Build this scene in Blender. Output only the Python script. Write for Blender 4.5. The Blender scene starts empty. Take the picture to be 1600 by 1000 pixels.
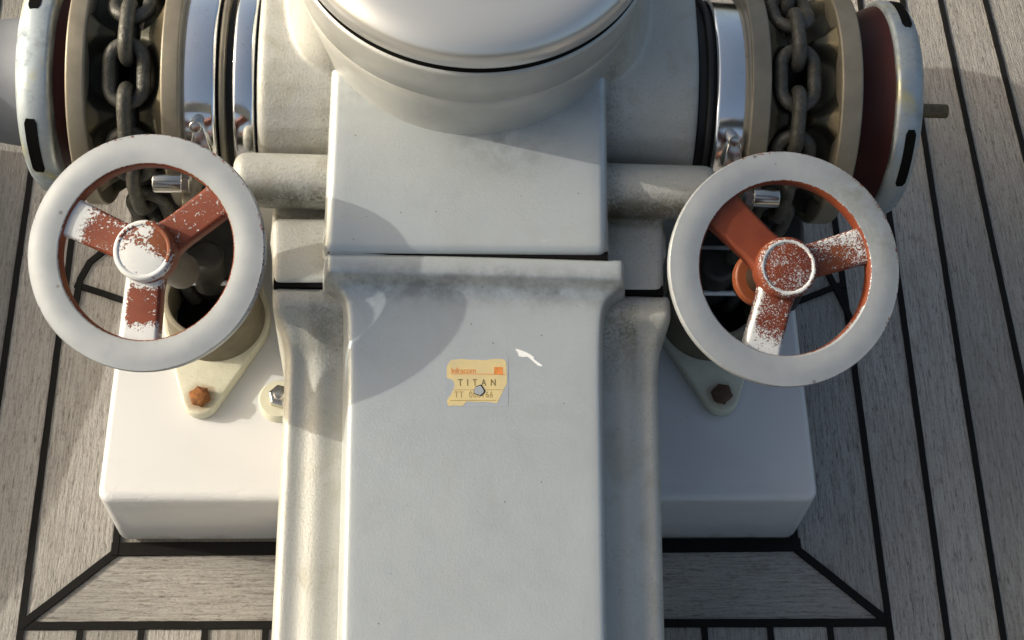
import bpy, bmesh, math, random
from mathutils import Vector, Matrix, noise
random.seed(7)
R_ = math.radians
# ---------------------------------------------------------------- camera
scene = bpy.context.scene
C = bpy.data.collections.new("Windlass scene"); scene.collection.children.link(C)
FPX, PITCH, YAW, ROLL, CAMH = 2400.0, R_(62.0), R_(4.95), R_(4.6), 1.15
FW = Vector((math.sin(YAW)*math.cos(PITCH), math.cos(YAW)*math.cos(PITCH), -math.sin(PITCH)))
_r0 = Vector((math.cos(YAW), -math.sin(YAW), 0)); _u0 = _r0.cross(FW)
RT = _r0*math.cos(ROLL) + _u0*math.sin(ROLL); UP = -_r0*math.sin(ROLL) + _u0*math.cos(ROLL)
CAM = Vector((0, 0, CAMH))
cd = bpy.data.cameras.new("camera"); cam = bpy.data.objects.new("camera", cd); C.objects.link(cam)
cam.matrix_world = Matrix(((RT.x, UP.x, -FW.x, CAM.x), (RT.y, UP.y, -FW.y, CAM.y), (RT.z, UP.z, -FW.z, CAM.z), (0, 0, 0, 1)))
cd.sensor_width = 36; cd.lens = FPX*36/1600; cd.clip_start = .01; cd.clip_end = 100
scene.camera = cam
# ---------------------------------------------------------------- light
SUN_EL, SUN_AZ = R_(25), R_(171)      # azimuth of the sun, counter-clockwise from +X
SD = Vector((math.cos(SUN_EL)*math.cos(SUN_AZ), math.cos(SUN_EL)*math.sin(SUN_AZ), math.sin(SUN_EL)))
w = bpy.data.worlds.new("World"); scene.world = w; w.use_nodes = True
nt = w.node_tree; nt.nodes.clear()
sky = nt.nodes.new('ShaderNodeTexSky'); sky.sky_type = 'NISHITA'; sky.sun_disc = False
sky.sun_elevation = SUN_EL; sky.sun_rotation = (math.pi/2 - SUN_AZ) % (2*math.pi)
sky.air_density = 0.8; sky.dust_density = 7.0; sky.ozone_density = 1.0
bg = nt.nodes.new('ShaderNodeBackground'); bg.inputs[1].default_value = 0.15
wo = nt.nodes.new('ShaderNodeOutputWorld'); tint_ = nt.nodes.new('ShaderNodeMix'); tint_.data_type = 'RGBA'; tint_.blend_type = 'MULTIPLY'; tint_.inputs[0].default_value = 1
tint_.inputs[7].default_value = (1.03, 1.0, .88, 1); nt.links.new(sky.outputs[0], tint_.inputs[6]); nt.links.new(tint_.outputs[2], bg.inputs[0]); nt.links.new(bg.outputs[0], wo.inputs[0])
sl = bpy.data.lights.new("sun", 'SUN'); sl.energy = 2.35; sl.angle = R_(.53); sl.color = (1, .965, .87)
so = bpy.data.objects.new("sun", sl); C.objects.link(so); so.rotation_euler = SD.to_track_quat('Z', 'Y').to_euler()
scene.view_settings.view_transform = 'Standard'; scene.view_settings.look = 'None'
scene.view_settings.exposure = 0.52; scene.view_settings.gamma = 1; scene.view_settings.use_curve_mapping = False

# ---------------------------------------------------------------- frames and pixel rays
def ray(px, py): return FW + RT*((px-800)/FPX) + UP*((500-py)/FPX)
def at(px, py, z=0.0):
    d = ray(px, py); return CAM + d*((z-CAMH)/d.z)
OW = Vector((0, .666, .24))
EX = Vector((1, -.010, -.0225)).normalized(); EZ = (Vector((0, 0, 1)) - EX*EX.z).normalized(); EY = EZ.cross(EX)
MW = Matrix(((EX.x, EY.x, EZ.x, OW.x), (EX.y, EY.y, EZ.y, OW.y), (EX.z, EY.z, EZ.z, OW.z), (0, 0, 0, 1)))
MI = MW.inverted()
LC = MI @ CAM
def lray(px, py): return MI.to_3x3() @ ray(px, py)
def G(px, py, z0, y0=0.0, tan=0.0):
    d = lray(px, py); t = (z0 + (LC.y-y0)*tan - LC.z)/(d.z - d.y*tan); return LC + d*t
def proj(l):
    v = MW @ Vector(l) - CAM; z = v.dot(FW); return 800+FPX*v.dot(RT)/z, 500-FPX*v.dot(UP)/z
def XA(px, y, z):
    a, _ = proj((0, y, z)); b, _ = proj((.1, y, z)); x = (px-a)/(b-a)*.1
    a, _ = proj((x, y, z)); b, _ = proj((x+.01, y, z)); return x + (px-a)/(b-a)*.01
CD = Vector((-.59, .807))                       # towards the camera in the local y,z plane
def XR(px, r): return XA(px, r*CD.x, r*CD.y)     # x of a pixel column on a ring of radius r about the axle

# ---------------------------------------------------------------- node helpers
class NT:
    def __init__(s, name):
        s.m = bpy.data.materials.new(name); s.m.use_nodes = True; s.t = s.m.node_tree; s.t.nodes.clear()
        s.o = s.t.nodes.new('ShaderNodeOutputMaterial'); s.b = s.t.nodes.new('ShaderNodeBsdfPrincipled')
        s.t.links.new(s.b.outputs[0], s.o.inputs[0])
    def n(s, typ, **k):
        nd = s.t.nodes.new(typ)
        for a, v in k.items(): setattr(nd, a, v)
        return nd
    def L(s, a, b): s.t.links.new(a, b)
    def put(s, sock, v):
        if hasattr(v, 'links') or isinstance(v, bpy.types.NodeSocket): s.L(v, sock)
        else: sock.default_value = v
    def coord(s, kind='Object', scale=(1, 1, 1), rot=(0, 0, 0)):
        tc = s.n('ShaderNodeTexCoord'); mp = s.n('ShaderNodeMapping'); mp.inputs['Scale'].default_value = scale; mp.inputs['Rotation'].default_value = rot
        s.L(tc.outputs[kind], mp.inputs[0]); return mp.outputs[0]
    def noise(s, vec, scale, detail=4, rough=.55, dist=0):
        nd = s.n('ShaderNodeTexNoise'); s.L(vec, nd.inputs['Vector']); nd.inputs['Scale'].default_value = scale
        nd.inputs['Detail'].default_value = detail; nd.inputs['Roughness'].default_value = rough; nd.inputs['Distortion'].default_value = dist
        return nd.outputs[0]
    def vor(s, vec, scale, feat='F1', rnd=1):
        nd = s.n('ShaderNodeTexVoronoi'); nd.feature = feat; s.L(vec, nd.inputs['Vector']); nd.inputs['Scale'].default_value = scale
        nd.inputs['Randomness'].default_value = rnd; return nd
    def ramp(s, v, a, b, ca=0.0, cb=1.0):
        nd = s.n('ShaderNodeMapRange'); s.L(v, nd.inputs[0]); nd.inputs[1].default_value = a; nd.inputs[2].default_value = b
        nd.inputs[3].default_value = ca; nd.inputs[4].default_value = cb; return nd.outputs[0]
    def math(s, op, a, b=0.0):
        nd = s.n('ShaderNodeMath', operation=op); s.put(nd.inputs[0], a); s.put(nd.inputs[1], b); return nd.outputs[0]
    def mix(s, f, a, b):
        nd = s.n('ShaderNodeMix', data_type='RGBA'); s.put(nd.inputs[0], f)
        s.put(nd.inputs[6], a if hasattr(a, 'links') else (*a, 1)); s.put(nd.inputs[7], b if hasattr(b, 'links') else (*b, 1)); return nd.outputs[2]
    def attr(s, name):
        nd = s.n('ShaderNodeAttribute'); nd.attribute_name = name; return nd
    def bump(s, h, dist=.001, strength=.5):
        nd = s.n('ShaderNodeBump'); nd.inputs['Distance'].default_value = dist; nd.inputs['Strength'].default_value = strength
        s.L(h, nd.inputs['Height']); s.L(nd.outputs[0], s.b.inputs['Normal']); return nd
    def set(s, **k):
        for a, v in k.items():
            sock = s.b.inputs[{'col': 'Base Color', 'rough': 'Roughness', 'metal': 'Metallic', 'coat': 'Coat Weight', 'spec': 'Specular IOR Level', 'coatr': 'Coat Roughness'}[a]]
            if a == 'col' and isinstance(v, tuple): v = (*v, 1)
            s.put(sock, v)
        return s.m

def mat_teak():
    s = NT('weathered_teak'); uv = s.n('ShaderNodeUVMap').outputs[0]
    def mp(sc):
        m = s.n('ShaderNodeMapping'); m.inputs['Scale'].default_value = sc; s.L(uv, m.inputs[0]); return m.outputs[0]
    fine = s.noise(mp((26, 620, 1)), 1, 6, .72, .5); mid = s.noise(mp((5, 90, 1)), 1, 4, .6, .4); big = s.noise(mp((7, 10, 1)), 1, 3)
    fleck = s.noise(mp((75, 480, 1)), 1, 3, .65); dots = s.noise(mp((300, 900, 1)), 1, 3, .7)
    tint = s.attr('tint').outputs['Fac']
    c = s.mix(s.ramp(mid, .3, .72), (.50, .47, .42), (.41, .385, .345))
    c = s.mix(s.ramp(fine, .45, .66, 0, .85), c, (.185, .16, .135))
    c = s.mix(s.ramp(fleck, .55, .67, 0, .8), c, (.105, .085, .07))
    c = s.mix(s.ramp(dots, .52, .70, 0, .6), c, (.50, .46, .41)); c = s.mix(s.ramp(dots, .46, .33, 0, .5), c, (.15, .13, .11))
    c = s.mix(s.ramp(big, .35, .7, 0, .35), c, (.25, .225, .195)); c = s.mix(s.math('MULTIPLY', s.math('FRACT', s.math('MULTIPLY', tint, 7.3)), .35), c, (.24, .235, .21))
    g = s.n('ShaderNodeHueSaturation'); s.L(c, g.inputs['Color']); s.L(s.ramp(tint, 0, 1, .76, 1.12), g.inputs['Value']); g.inputs['Saturation'].default_value = .80
    h = s.math('ADD', s.math('MULTIPLY', fine, -1), s.math('MULTIPLY', fleck, -.7)); s.bump(s.math('ADD', h, dots), .0016, .85)
    return s.set(col=g.outputs[0], rough=.85, spec=.25)
def mat_simple(name, col, rough=.5, metal=0., var=.12, scale=30, bumpd=0., coat=0., bscale=150, spec=.5):
    s = NT(name); v = s.coord(); n = s.noise(v, scale, 5)
    c = s.mix(s.ramp(n, .15, .85), tuple(x*(1-var*1.5) for x in col), tuple(min(1, x*(1+var)) for x in col))
    if bumpd: s.bump(s.noise(v, bscale, 4), bumpd, .6)
    return s.set(col=c, rough=s.ramp(n, .1, .9, rough*.85, min(1, rough*1.15)), metal=metal, coat=coat, spec=spec)
def mat_cast():   # sand cast aluminium, cream with salt and grime
    s = NT('rough_cast_aluminium'); v = s.coord()
    n1 = s.noise(v, 520, 3, .6); n2 = s.noise(v, 38, 5, .65, .5); n3 = s.noise(v, 1500, 2); n4 = s.noise(v, 11, 4)
    c = s.mix(s.ramp(n4, .35, .68), (.475, .475, .44), (.43, .43, .40))
    c = s.mix(s.ramp(n2, .5, .72, 0, .5), c, (.31, .29, .215))
    c = s.mix(s.math('MULTIPLY', s.ramp(n1, .54, .72, 0, .6), s.ramp(s.noise(v, 16, 3), .35, .65, .25, 1)), c, (.25, .235, .18))
    c = s.mix(s.ramp(n3, .6, .75, 0, .4), c, (.66, .64, .56))
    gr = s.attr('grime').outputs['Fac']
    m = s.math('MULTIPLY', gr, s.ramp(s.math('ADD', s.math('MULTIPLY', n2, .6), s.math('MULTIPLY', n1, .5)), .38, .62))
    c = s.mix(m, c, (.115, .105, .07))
    s.bump(s.math('ADD', s.math('MULTIPLY', n1, .7), s.math('MULTIPLY', n3, .5)), .0007, .6)
    return s.set(col=c, rough=.6, metal=.4, spec=.4)
def mat_cover():  # worn grey paint on the covers
    s = NT('worn_grey_paint'); v = s.coord()
    n = s.noise(v, 9, 5, .6, .5); n2 = s.noise(v, 60, 5, .7); n3 = s.noise(v, 700, 2)
    c = s.mix(s.ramp(n, .3, .7), (.50, .535, .54), (.455, .485, .49))
    c = s.mix(s.ramp(n2, .52, .8, 0, .18), c, (.33, .335, .32))
    c = s.mix(s.ramp(n3, .62, .78, 0, .18), c, (.27, .26, .24))
    vo = s.vor(v, 130); cell = s.n('ShaderNodeSeparateColor'); s.L(vo.outputs['Color'], cell.inputs[0])
    pit = s.math('MULTIPLY', s.ramp(vo.outputs['Distance'], .045, .085, 1, 0), s.ramp(cell.outputs[0], .76, .78))
    c = s.mix(s.math('MULTIPLY', pit, .8), c, (.10, .075, .04))
    sc_ = s.noise(s.coord(scale=(60, 700, 60), rot=(0, 0, .7)), 1, 2); c = s.mix(s.ramp(sc_, .70, .76, 0, .35), c, (.62, .64, .64))
    st = s.noise(v, 22, 6, .7, 1.2); c = s.mix(s.ramp(st, .50, .75, 0, .22), c, (.36, .36, .33))
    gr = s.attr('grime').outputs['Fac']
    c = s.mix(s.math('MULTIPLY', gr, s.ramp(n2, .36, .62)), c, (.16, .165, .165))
    s.bump(s.math('ADD', n3, s.math('MULTIPLY', n2, 1.2)), .0002, .45)
    return s.set(col=c, rough=s.ramp(n2, .3, .7, .34, .46), metal=.45, spec=.6)
def mat_white():
    s = NT('glossy_white_paint'); v = s.coord(); n = s.noise(v, 7, 4); n2 = s.noise(v, 38, 3)
    c = s.mix(s.ramp(n, .3, .7), (.575, .58, .58), (.525, .53, .54))
    vo = s.vor(v, 60); cell = s.n('ShaderNodeSeparateColor'); s.L(vo.outputs['Color'], cell.inputs[0])
    pit = s.math('MULTIPLY', s.ramp(vo.outputs['Distance'], .03, .05, 1, 0), s.ramp(cell.outputs[0], .82, .84))
    c = s.mix(s.math('MULTIPLY', pit, .8), c, (.17, .12, .08))
    sp0 = s.n('ShaderNodeSeparateXYZ'); tc0 = s.n('ShaderNodeTexCoord'); s.L(tc0.outputs['Object'], sp0.inputs[0]); ed = s.math('MULTIPLY', s.ramp(sp0.outputs[1], .425, .417, 0, 1), s.ramp(sp0.outputs[2], .066, .078))
    h = s.math('MULTIPLY', s.math('MULTIPLY', s.noise(s.coord(scale=(1, 2.4, 2.4)), 60, 4, .65, 1.0), ed), 1.0)
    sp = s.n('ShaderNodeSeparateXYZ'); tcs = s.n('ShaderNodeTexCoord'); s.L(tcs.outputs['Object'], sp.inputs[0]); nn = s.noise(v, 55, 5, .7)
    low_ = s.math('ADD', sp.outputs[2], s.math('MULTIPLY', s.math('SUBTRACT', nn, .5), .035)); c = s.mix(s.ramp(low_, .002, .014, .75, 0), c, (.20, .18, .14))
    c = s.mix(s.ramp(nn, .60, .76, 0, .22), c, (.42, .40, .35))
    s.bump(s.math('ADD', h, s.math('MULTIPLY', n2, .10)), .0022, .45)
    return s.set(col=c, rough=.3, coat=.3)
def mat_flake(name, seed, scale=1.0, whites=((.60, .61, .60), (.52, .535, .54)), amp=1.35, wmetal=0.):   # red primer showing through flaking white paint; 'chip' 0 red .. 1 white
    s = NT(name); v = s.coord()
    off = s.n('ShaderNodeVectorMath', operation='ADD'); s.L(v, off.inputs[0]); off.inputs[1].default_value = (seed, seed*.7, seed*.3); v = off.outputs[0]
    n1 = s.noise(v, 190*scale, 6, .72, .9); n2 = s.noise(v, 700*scale, 3, .65, .6); n3 = s.noise(v, 60, 3)
    chip = s.attr('chip').outputs['Fac']
    a = s.math('ADD', s.math('MULTIPLY', s.math('SUBTRACT', n1, .5), amp), s.math('MULTIPLY', s.math('SUBTRACT', n2, .5), 1.7))
    a = s.math('ADD', a, chip); m = s.ramp(a, .485, .515)
    red = s.mix(s.ramp(n3, .3, .7), (.185, .040, .015), (.135, .026, .011)); red = s.mix(s.ramp(n2, .55, .75, 0, .5), red, (.25, .085, .035))
    n5 = s.noise(v, 24, 3); red = s.mix(s.ramp(n5, .5, .7, 0, .5), red, (.20, .07, .018))
    wh = s.mix(s.ramp(n3, .3, .7), whites[0], whites[1])
    edge = s.ramp(a, .40, .485); edge = s.math('MULTIPLY', edge, s.math('SUBTRACT', 1.0, m))
    red = s.mix(s.math('MULTIPLY', edge, .55), red, (.10, .02, .012))
    worn = s.attr('worn').outputs['Fac']
    nk = s.noise(v, 55, 5, .75, .8); nk2 = s.vor(v, 85); sc2 = s.n('ShaderNodeSeparateColor'); s.L(nk2.outputs['Color'], sc2.inputs[0])
    pit = s.math('MULTIPLY', s.ramp(nk2.outputs['Distance'], .06, .14, 1, 0), s.ramp(sc2.outputs[0], .84, .86))
    wh = s.mix(s.math('MULTIPLY', pit, .8), wh, (.16, .15, .13)); wh = s.mix(s.ramp(nk, .58, .75, 0, .35), wh, (.30, .30, .28))
    wh = s.mix(s.math('MULTIPLY', worn, s.ramp(s.noise(v, 90, 6, .72, 1.0), .38, .6)), wh, (.29, .30, .265))
    bp = s.bump(s.math('ADD', s.math('MULTIPLY', m, 1.0), s.math('MULTIPLY', n2, .05)), .0008, .8)
    return s.set(col=s.mix(m, red, wh), rough=s.ramp(m, 0, 1, .55, .36), spec=.35, metal=s.math('MULTIPLY', m, wmetal))
def mat_chrome(name, col=(.86, .87, .88), rough=.08, stain=0.):
    s = NT(name); v = s.coord(); n = s.noise(v, 35, 5, .7); n2 = s.noise(v, 400, 3); b = s.noise(s.coord(scale=(1, 1, 1)), 6, 3)
    c = s.mix(s.ramp(n, .55, .8, 0, .45), col, tuple(x*.62 for x in col))
    if stain: c = s.mix(s.ramp(s.noise(v, 28, 3), .56, .68, 0, stain), c, (.52, .47, .22))
    c = s.mix(s.ramp(n2, .66, .75, 0, .5), c, (.2, .17, .13))
    s.bump(b, .002, .12)
    return s.set(col=c, rough=s.ramp(n, .35, .75, rough, rough*2.6), metal=1.)
def mat_sticker():
    s = NT('faded_yellow_label'); v = s.coord(); n = s.noise(v, 120, 4)
    return s.set(col=s.mix(s.ramp(n, .3, .7), (.60, .48, .23), (.52, .43, .24)), rough=.55)
def CHAINM():
    s = NT('galvanised_chain'); v = s.coord(); n = s.noise(v, 130, 5, .7); n2 = s.noise(v, 600, 3)
    c = s.mix(s.ramp(n, .35, .65), (.085, .083, .072), (.042, .040, .030)); c = s.mix(s.ramp(n2, .6, .75, 0, .5), c, (.22, .21, .18)); c = s.mix(s.ramp(n, .6, .75, 0, .6), c, (.09, .055, .03))
    s.bump(s.math('ADD', n, s.math('MULTIPLY', n2, .4)), .0012, .8); return s.set(col=c, rough=s.ramp(n, .3, .7, .32, .65), metal=.25)
TEAK = mat_teak(); CAST = mat_cast(); COVER = mat_cover(); WHITE = mat_white()
CAULK = mat_simple('black_caulk', (.010, .0095, .009), .75, var=.3, scale=200, bumpd=.0004, spec=.12)
CHROME = mat_chrome('polished_chrome'); CHROME2 = mat_chrome('stained_chrome', (.42, .47, .50), .42, .75)
BRONZE = mat_simple('dull_bronze', (.25, .22, .165), .45, .35, .18, 60, .0003)
BRASS = mat_simple('brass_pocket', (.30, .21, .09), .45, .75, .3, 90, .0005)
DARKRED = mat_simple('dark_red_cone', (.040, .005, .004), .5, 0., .25, 40, spec=.25)
BLACKM = mat_simple('black_gap_shade', (.006, .006, .006), .9, 0, .2, 80, spec=.05)  # black that stands in for shade in the joint gaps
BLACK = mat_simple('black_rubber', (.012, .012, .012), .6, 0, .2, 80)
CHAIN = CHAINM()
DARKCAST = mat_simple('dirty_grey_tube', (.15, .13, .09), .6, .1, .3, 60, .0006)
CREAM = mat_simple('cream_painted_flange', (.55, .54, .43), .45, 0, .12, 50, .0004)
RUST = mat_simple('rusty_bolt', (.20, .075, .018), .85, .0, .75, 260, .0012, bscale=380)
STEEL = mat_simple('stainless_steel', (.62, .60, .55), .22, 1., .12, 60)
BRONZED = mat_simple('tarnished_bronze', (.14, .10, .05), .6, .2, .35, 200)
SLOT = mat_simple('dark_socket', (.006, .006, .006), .9, 0, .2, 80, spec=.05)
YEL = mat_sticker(); RESID = mat_simple('label_adhesive', (.46, .495, .515), .38, .42, .05, 40)
INK_O = mat_simple('orange_ink', (.62, .22, .05), .6, 0, .2, 300); INK_G = mat_simple('olive_ink', (.15, .12, .04), .6, 0, .2, 300); INK_F = mat_simple('faded_ink', (.33, .24, .08), .6, 0, .3, 900)
CHIPW = mat_simple('bare_white_chip', (.78, .79, .78), .5, 0, .05, 200)

# ---------------------------------------------------------------- object helpers
def link(name, bm, mat, parent=None, smooth=True, mats=None, auto=None):
    me = bpy.data.meshes.new(name)
    bmesh.ops.recalc_face_normals(bm, faces=bm.faces)
    bm.to_mesh(me); bm.free()
    for m in (mats or [mat]): me.materials.append(m)
    for p in me.polygons: p.use_smooth = smooth
    o = bpy.data.objects.new(name, me); C.objects.link(o)
    if parent: o.parent = parent
    if smooth and auto:
        me.set_sharp_from_angle(angle=R_(auto))
    return o
def empty(name, loc=(0, 0, 0)):
    o = bpy.data.objects.new(name, None); C.objects.link(o); o.location = loc; o.empty_display_size = .05; return o
def tag(o, label=None, cat=None, group=None, kind=None):
    if label: o['label'] = label
    if cat: o['category'] = cat
    if group: o['group'] = group
    if kind: o['kind'] = kind
    return o
def loft(bm, rows, closed=False, cap=False):
    vs = [[bm.verts.new(p) for p in r] for r in rows]; n = len(rows[0])
    for a, b in zip(vs, vs[1:]):
        for i in range(n if closed else n-1):
            j = (i+1) % n
            try: bm.faces.new((a[i], a[j], b[j], b[i]))
            except ValueError: pass
    if cap:
        bm.faces.new(vs[0]); bm.faces.new(vs[-1])
    return vs
def lathe(bm, prof, frame, seg=128, closed_prof=False):
    """prof = (h, r) along the axis of frame (origin, axis, u, v)"""
    o, a, u, v = frame; rows = []
    for k in range(seg):
        t = 2*math.pi*k/seg; d = u*math.cos(t)+v*math.sin(t)
        rows.append([o+a*h+d*r for h, r in prof])
    vs = [[bm.verts.new(p) for p in r] for r in rows]; n = len(prof)
    for k in range(seg):
        A, B = vs[k], vs[(k+1) % seg]
        for i in range(n if closed_prof else n-1):
            j = (i+1) % n; bm.faces.new((A[i], A[j], B[j], B[i]))
    if not closed_prof:
        bmesh.ops.remove_doubles(bm, verts=bm.verts, dist=1e-6)
def frame_of(o, a):
    a = Vector(a).normalized(); u = a.orthogonal().normalized(); return (Vector(o), a, u, a.cross(u))
XF = (Vector((0, 0, 0)), Vector((1, 0, 0)), Vector((0, 1, 0)), Vector((0, 0, 1)))
def rnd_prof(x0, x1, r, b, rin=.01, n=5):
    """disc profile along an axis: from rin at x0, rounded corners of radius b, back to rin at x1"""
    p = [(x0, rin)]
    for k in range(n+1):
        t = math.pi/2*k/n; p.append((x0+b-b*math.cos(t), r-b+b*math.sin(t)))
    for k in range(n+1):
        t = math.pi/2*k/n; p.append((x1-b+b*math.sin(t), r-b+b*math.cos(t)))
    p.append((x1, rin)); return p
def box(bm, x0, x1, y0, y1, z0, z1):
    v = [bm.verts.new((x, y, z)) for z in (z0, z1) for x, y in ((x0, y0), (x1, y0), (x1, y1), (x0, y1))]
    for f in ((0, 1, 2, 3), (4, 5, 6, 7), (0, 1, 5, 4), (1, 2, 6, 5), (2, 3, 7, 6), (3, 0, 4, 7)): bm.faces.new([v[i] for i in f])
    return v
def prism(bm, pts, down):
    a = [bm.verts.new(p) for p in pts]; b = [bm.verts.new(Vector(p)+Vector(down)) for p in pts]
    bm.faces.new(a); bm.faces.new(b[::-1]); n = len(a)
    for i in range(n): bm.faces.new((a[i], b[i], b[(i+1) % n], a[(i+1) % n]))
    return a, b
def bevel(bm, w, seg=4, ang=30):
    bmesh.ops.recalc_face_normals(bm, faces=bm.faces)
    e = [e for e in bm.edges if len(e.link_faces) == 2 and e.calc_face_angle(0) > R_(ang)]
    bmesh.ops.bevel(bm, geom=e, offset=w, segments=seg, profile=.5, affect='EDGES', clamp_overlap=True)
def cyl(bm, a, b, r, seg=32, bev=0):
    a = Vector(a); b = Vector(b); f = frame_of(a, b-a); L = (b-a).length
    lathe(bm, rnd_prof(0, L, r, bev or r*.06, 0.0, 3), f, seg)
def hexnut(bm, a, b, r):
    a = Vector(a); b = Vector(b); f = frame_of(a, b-a); L = (b-a).length
    rows = []
    for h, k in ((0, .9), (.0001, 1), (L*.85, 1), (L, .88)):
        rows.append([f[0]+f[1]*h+(f[2]*math.cos(t)+f[3]*math.sin(t))*r*k for t in [math.pi/3*i for i in range(6)]])
    loft(bm, rows, True, True)
def setattr_f(o, name, fn):
    me = o.data; a = me.attributes.new(name, 'FLOAT', 'POINT')
    a.data.foreach_set('value', [fn(v.co) for v in me.vertices])
def weighted(o, bw=0):
    m = o.modifiers.new('wn', 'WEIGHTED_NORMAL'); m.keep_sharp = True; return o

# ---------------------------------------------------------------- deck
SEAMS = [((43, 310), (3, 590)), ((92, 530), (35, 965)), ((1333, 561), (1392, 1000)), ((1405, 450), (1481, 1000)),
         ((1465, 350), (1568, 1000)), ((1469, 0), (1544, 350)), ((1539, 0), (1590, 200))]
def seam_x(s):
    a, b = at(*s[0]), at(*s[1]); k = (b.x-a.x)/(b.y-a.y); return (a.x-k*a.y, k)
SX = [seam_x(s) for s in SEAMS]
step = .0545
for k in range(1, 30): SX.append((SX[6][0]+step*k, SX[6][1]))
for k in range(1, 30): SX.insert(0, (SX[0][0]-step, SX[0][1]*.9))
AL = 30; AR = 31
Y0, Y1, YB, YT = -1.2, at(700, 976).y, at(124, 448).y, 1.9
bm = bmesh.new(); uvl = bm.loops.layers.uv.new('UVMap'); tl = bm.verts.layers.float.new('tint')
def plank(pts, along=(0, 1), tint=None):
    tint = random.random() if tint is None else tint; ou, ov = random.random()*40, random.random()*40
    vs = [bm.verts.new((p[0], p[1], 0)) for p in pts]
    for v in vs: v[tl] = tint
    f = bm.faces.new(vs); a = Vector(along).normalized(); c = Vector((-a.y, a.x))
    for lp in f.loops:
        p = lp.vert.co.xy; lp[uvl].uv = (p.dot(a)+ou, p.dot(c)+ov)
def sx(i, y): return SX[i][0]+SX[i][1]*y
for i in range(len(SX)-1):
    if i == AL: continue
    plank([(sx(i, Y0), Y0), (sx(i+1, Y0), Y0), (sx(i+1, YT), YT), (sx(i, YT), YT)], (SX[i][1], 1))
cL, cR = at(180, 865), at(1243, 858)
oL = Vector((sx(AL, Y1), Y1)); oR = Vector((sx(AR, Y1), Y1))
plank([oL, oR, cR.xy, cL.xy], (1, 0), .62)
plank([oL, cL.xy, (cL.x, YB+.02), (sx(AL, YB+.02), YB+.02)], (-.01, 1), .7)
plank([oR, (sx(AR, YB+.02), YB+.02), (cR.x, YB+.02), cR.xy], (.01, 1), .3)
plank([cL.xy, cR.xy, (cR.x, YB+.02), (cL.x, YB+.02)], (0, 1), .1)
bs = [sx(AL, Y1)] + [at(p, 990).x for p in (125, 221, 320, 415, 513, 611, 709, 807, 905, 1003, 1101, 1204, 1297)] + [sx(AR, Y1)]
for a, b in zip(bs, bs[1:]): plank([(a, Y0), (b, Y0), (b, Y1), (a, Y1)])
n_ = 12; xb = [sx(AL, YB) + (sx(AR, YB)-sx(AL, YB))*k/n_ for k in range(n_+1)]
for a, b in zip(xb, xb[1:]): plank([(a, YB+.02), (b, YB+.02), (b, YT), (a, YT)])
deck = link('deck', bm, TEAK, smooth=False); tag(deck, kind='structure')
bm = bmesh.new()
def strip(pts, w=.0042, z=.0016):
    pts = [Vector((p[0], p[1])) for p in pts]; L = []; Rr = []
    for i, p in enumerate(pts):
        d = (pts[min(i+1, len(pts)-1)]-pts[max(i-1, 0)]).normalized(); n = Vector((-d.y, d.x))*w/2
        L.append((p+n)); Rr.append(p-n)
    for i in range(len(pts)-1):
        q = [L[i], L[i+1], Rr[i+1], Rr[i]]; prism(bm, [Vector((a.x, a.y, z)) for a in q][::-1], (0, 0, -.004))
for i in range(len(SX)): strip([(sx(i, Y0), Y0), (sx(i, YT), YT)], .0052 if i in (AL, AR) else .0050, .0012)
P2 = lambda l: [at(*p).xy for p in l]
strip([(oL.x-.001, Y1), (oR.x+.001, Y1)], .0062, .0018)
strip([oL, cL.xy], .0062, .0022); strip([oR, cR.xy], .0062, .0022)
strip([(cL.x-.003, cL.y+.003), (cR.x+.004, cR.y+.003)], .0105, .0026)
strip([(cL.x, cL.y-.002), (cL.x, cL.y+.05)], .005, .0030); strip([(cR.x, cR.y-.002), (cR.x, cR.y+.05)], .005, .0030)
for x in bs[1:-1]: strip([(x, Y0), (x, Y1)], .0048, .0014)
strip(P2([(118, 446), (150, 456), (192, 470), (260, 492)]), .0052, .0024)
strip(P2([(118, 478), (126, 438), (141, 411), (165, 392), (190, 375)]), .0052, .0028)
strip(P2([(1320, 445), (1300, 451), (1246, 472), (1190, 492)]), .005, .0024)
strip(P2([(1329, 500), (1312, 465), (1294, 430), (1278, 400)]), .005, .0028)
for x in xb[1:-1]: strip([(x, YB+.09), (x, YT)], .0048, .0014)
bmesh.ops.subdivide_edges(bm, edges=[e for e in bm.edges if e.calc_length() > .25 and .2 < (e.verts[0].co.y+e.verts[1].co.y)/2 < 1.2], cuts=60)
bmesh.ops.subdivide_edges(bm, edges=[e for e in bm.edges if .02 < e.calc_length() < .25 and .25 < e.verts[0].co.y < 1.1 and abs(e.verts[0].co.x) < .7], cuts=5)
for v_ in bm.verts:
    n_v = noise.noise_vector(Vector((v_.co.x*90, v_.co.y*55, 0)))*.0003; v_.co.x += n_v.x; v_.co.y += n_v.y
ck = link('deck_caulking', bm, CAULK, smooth=False); tag(ck, kind='structure')

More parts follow.
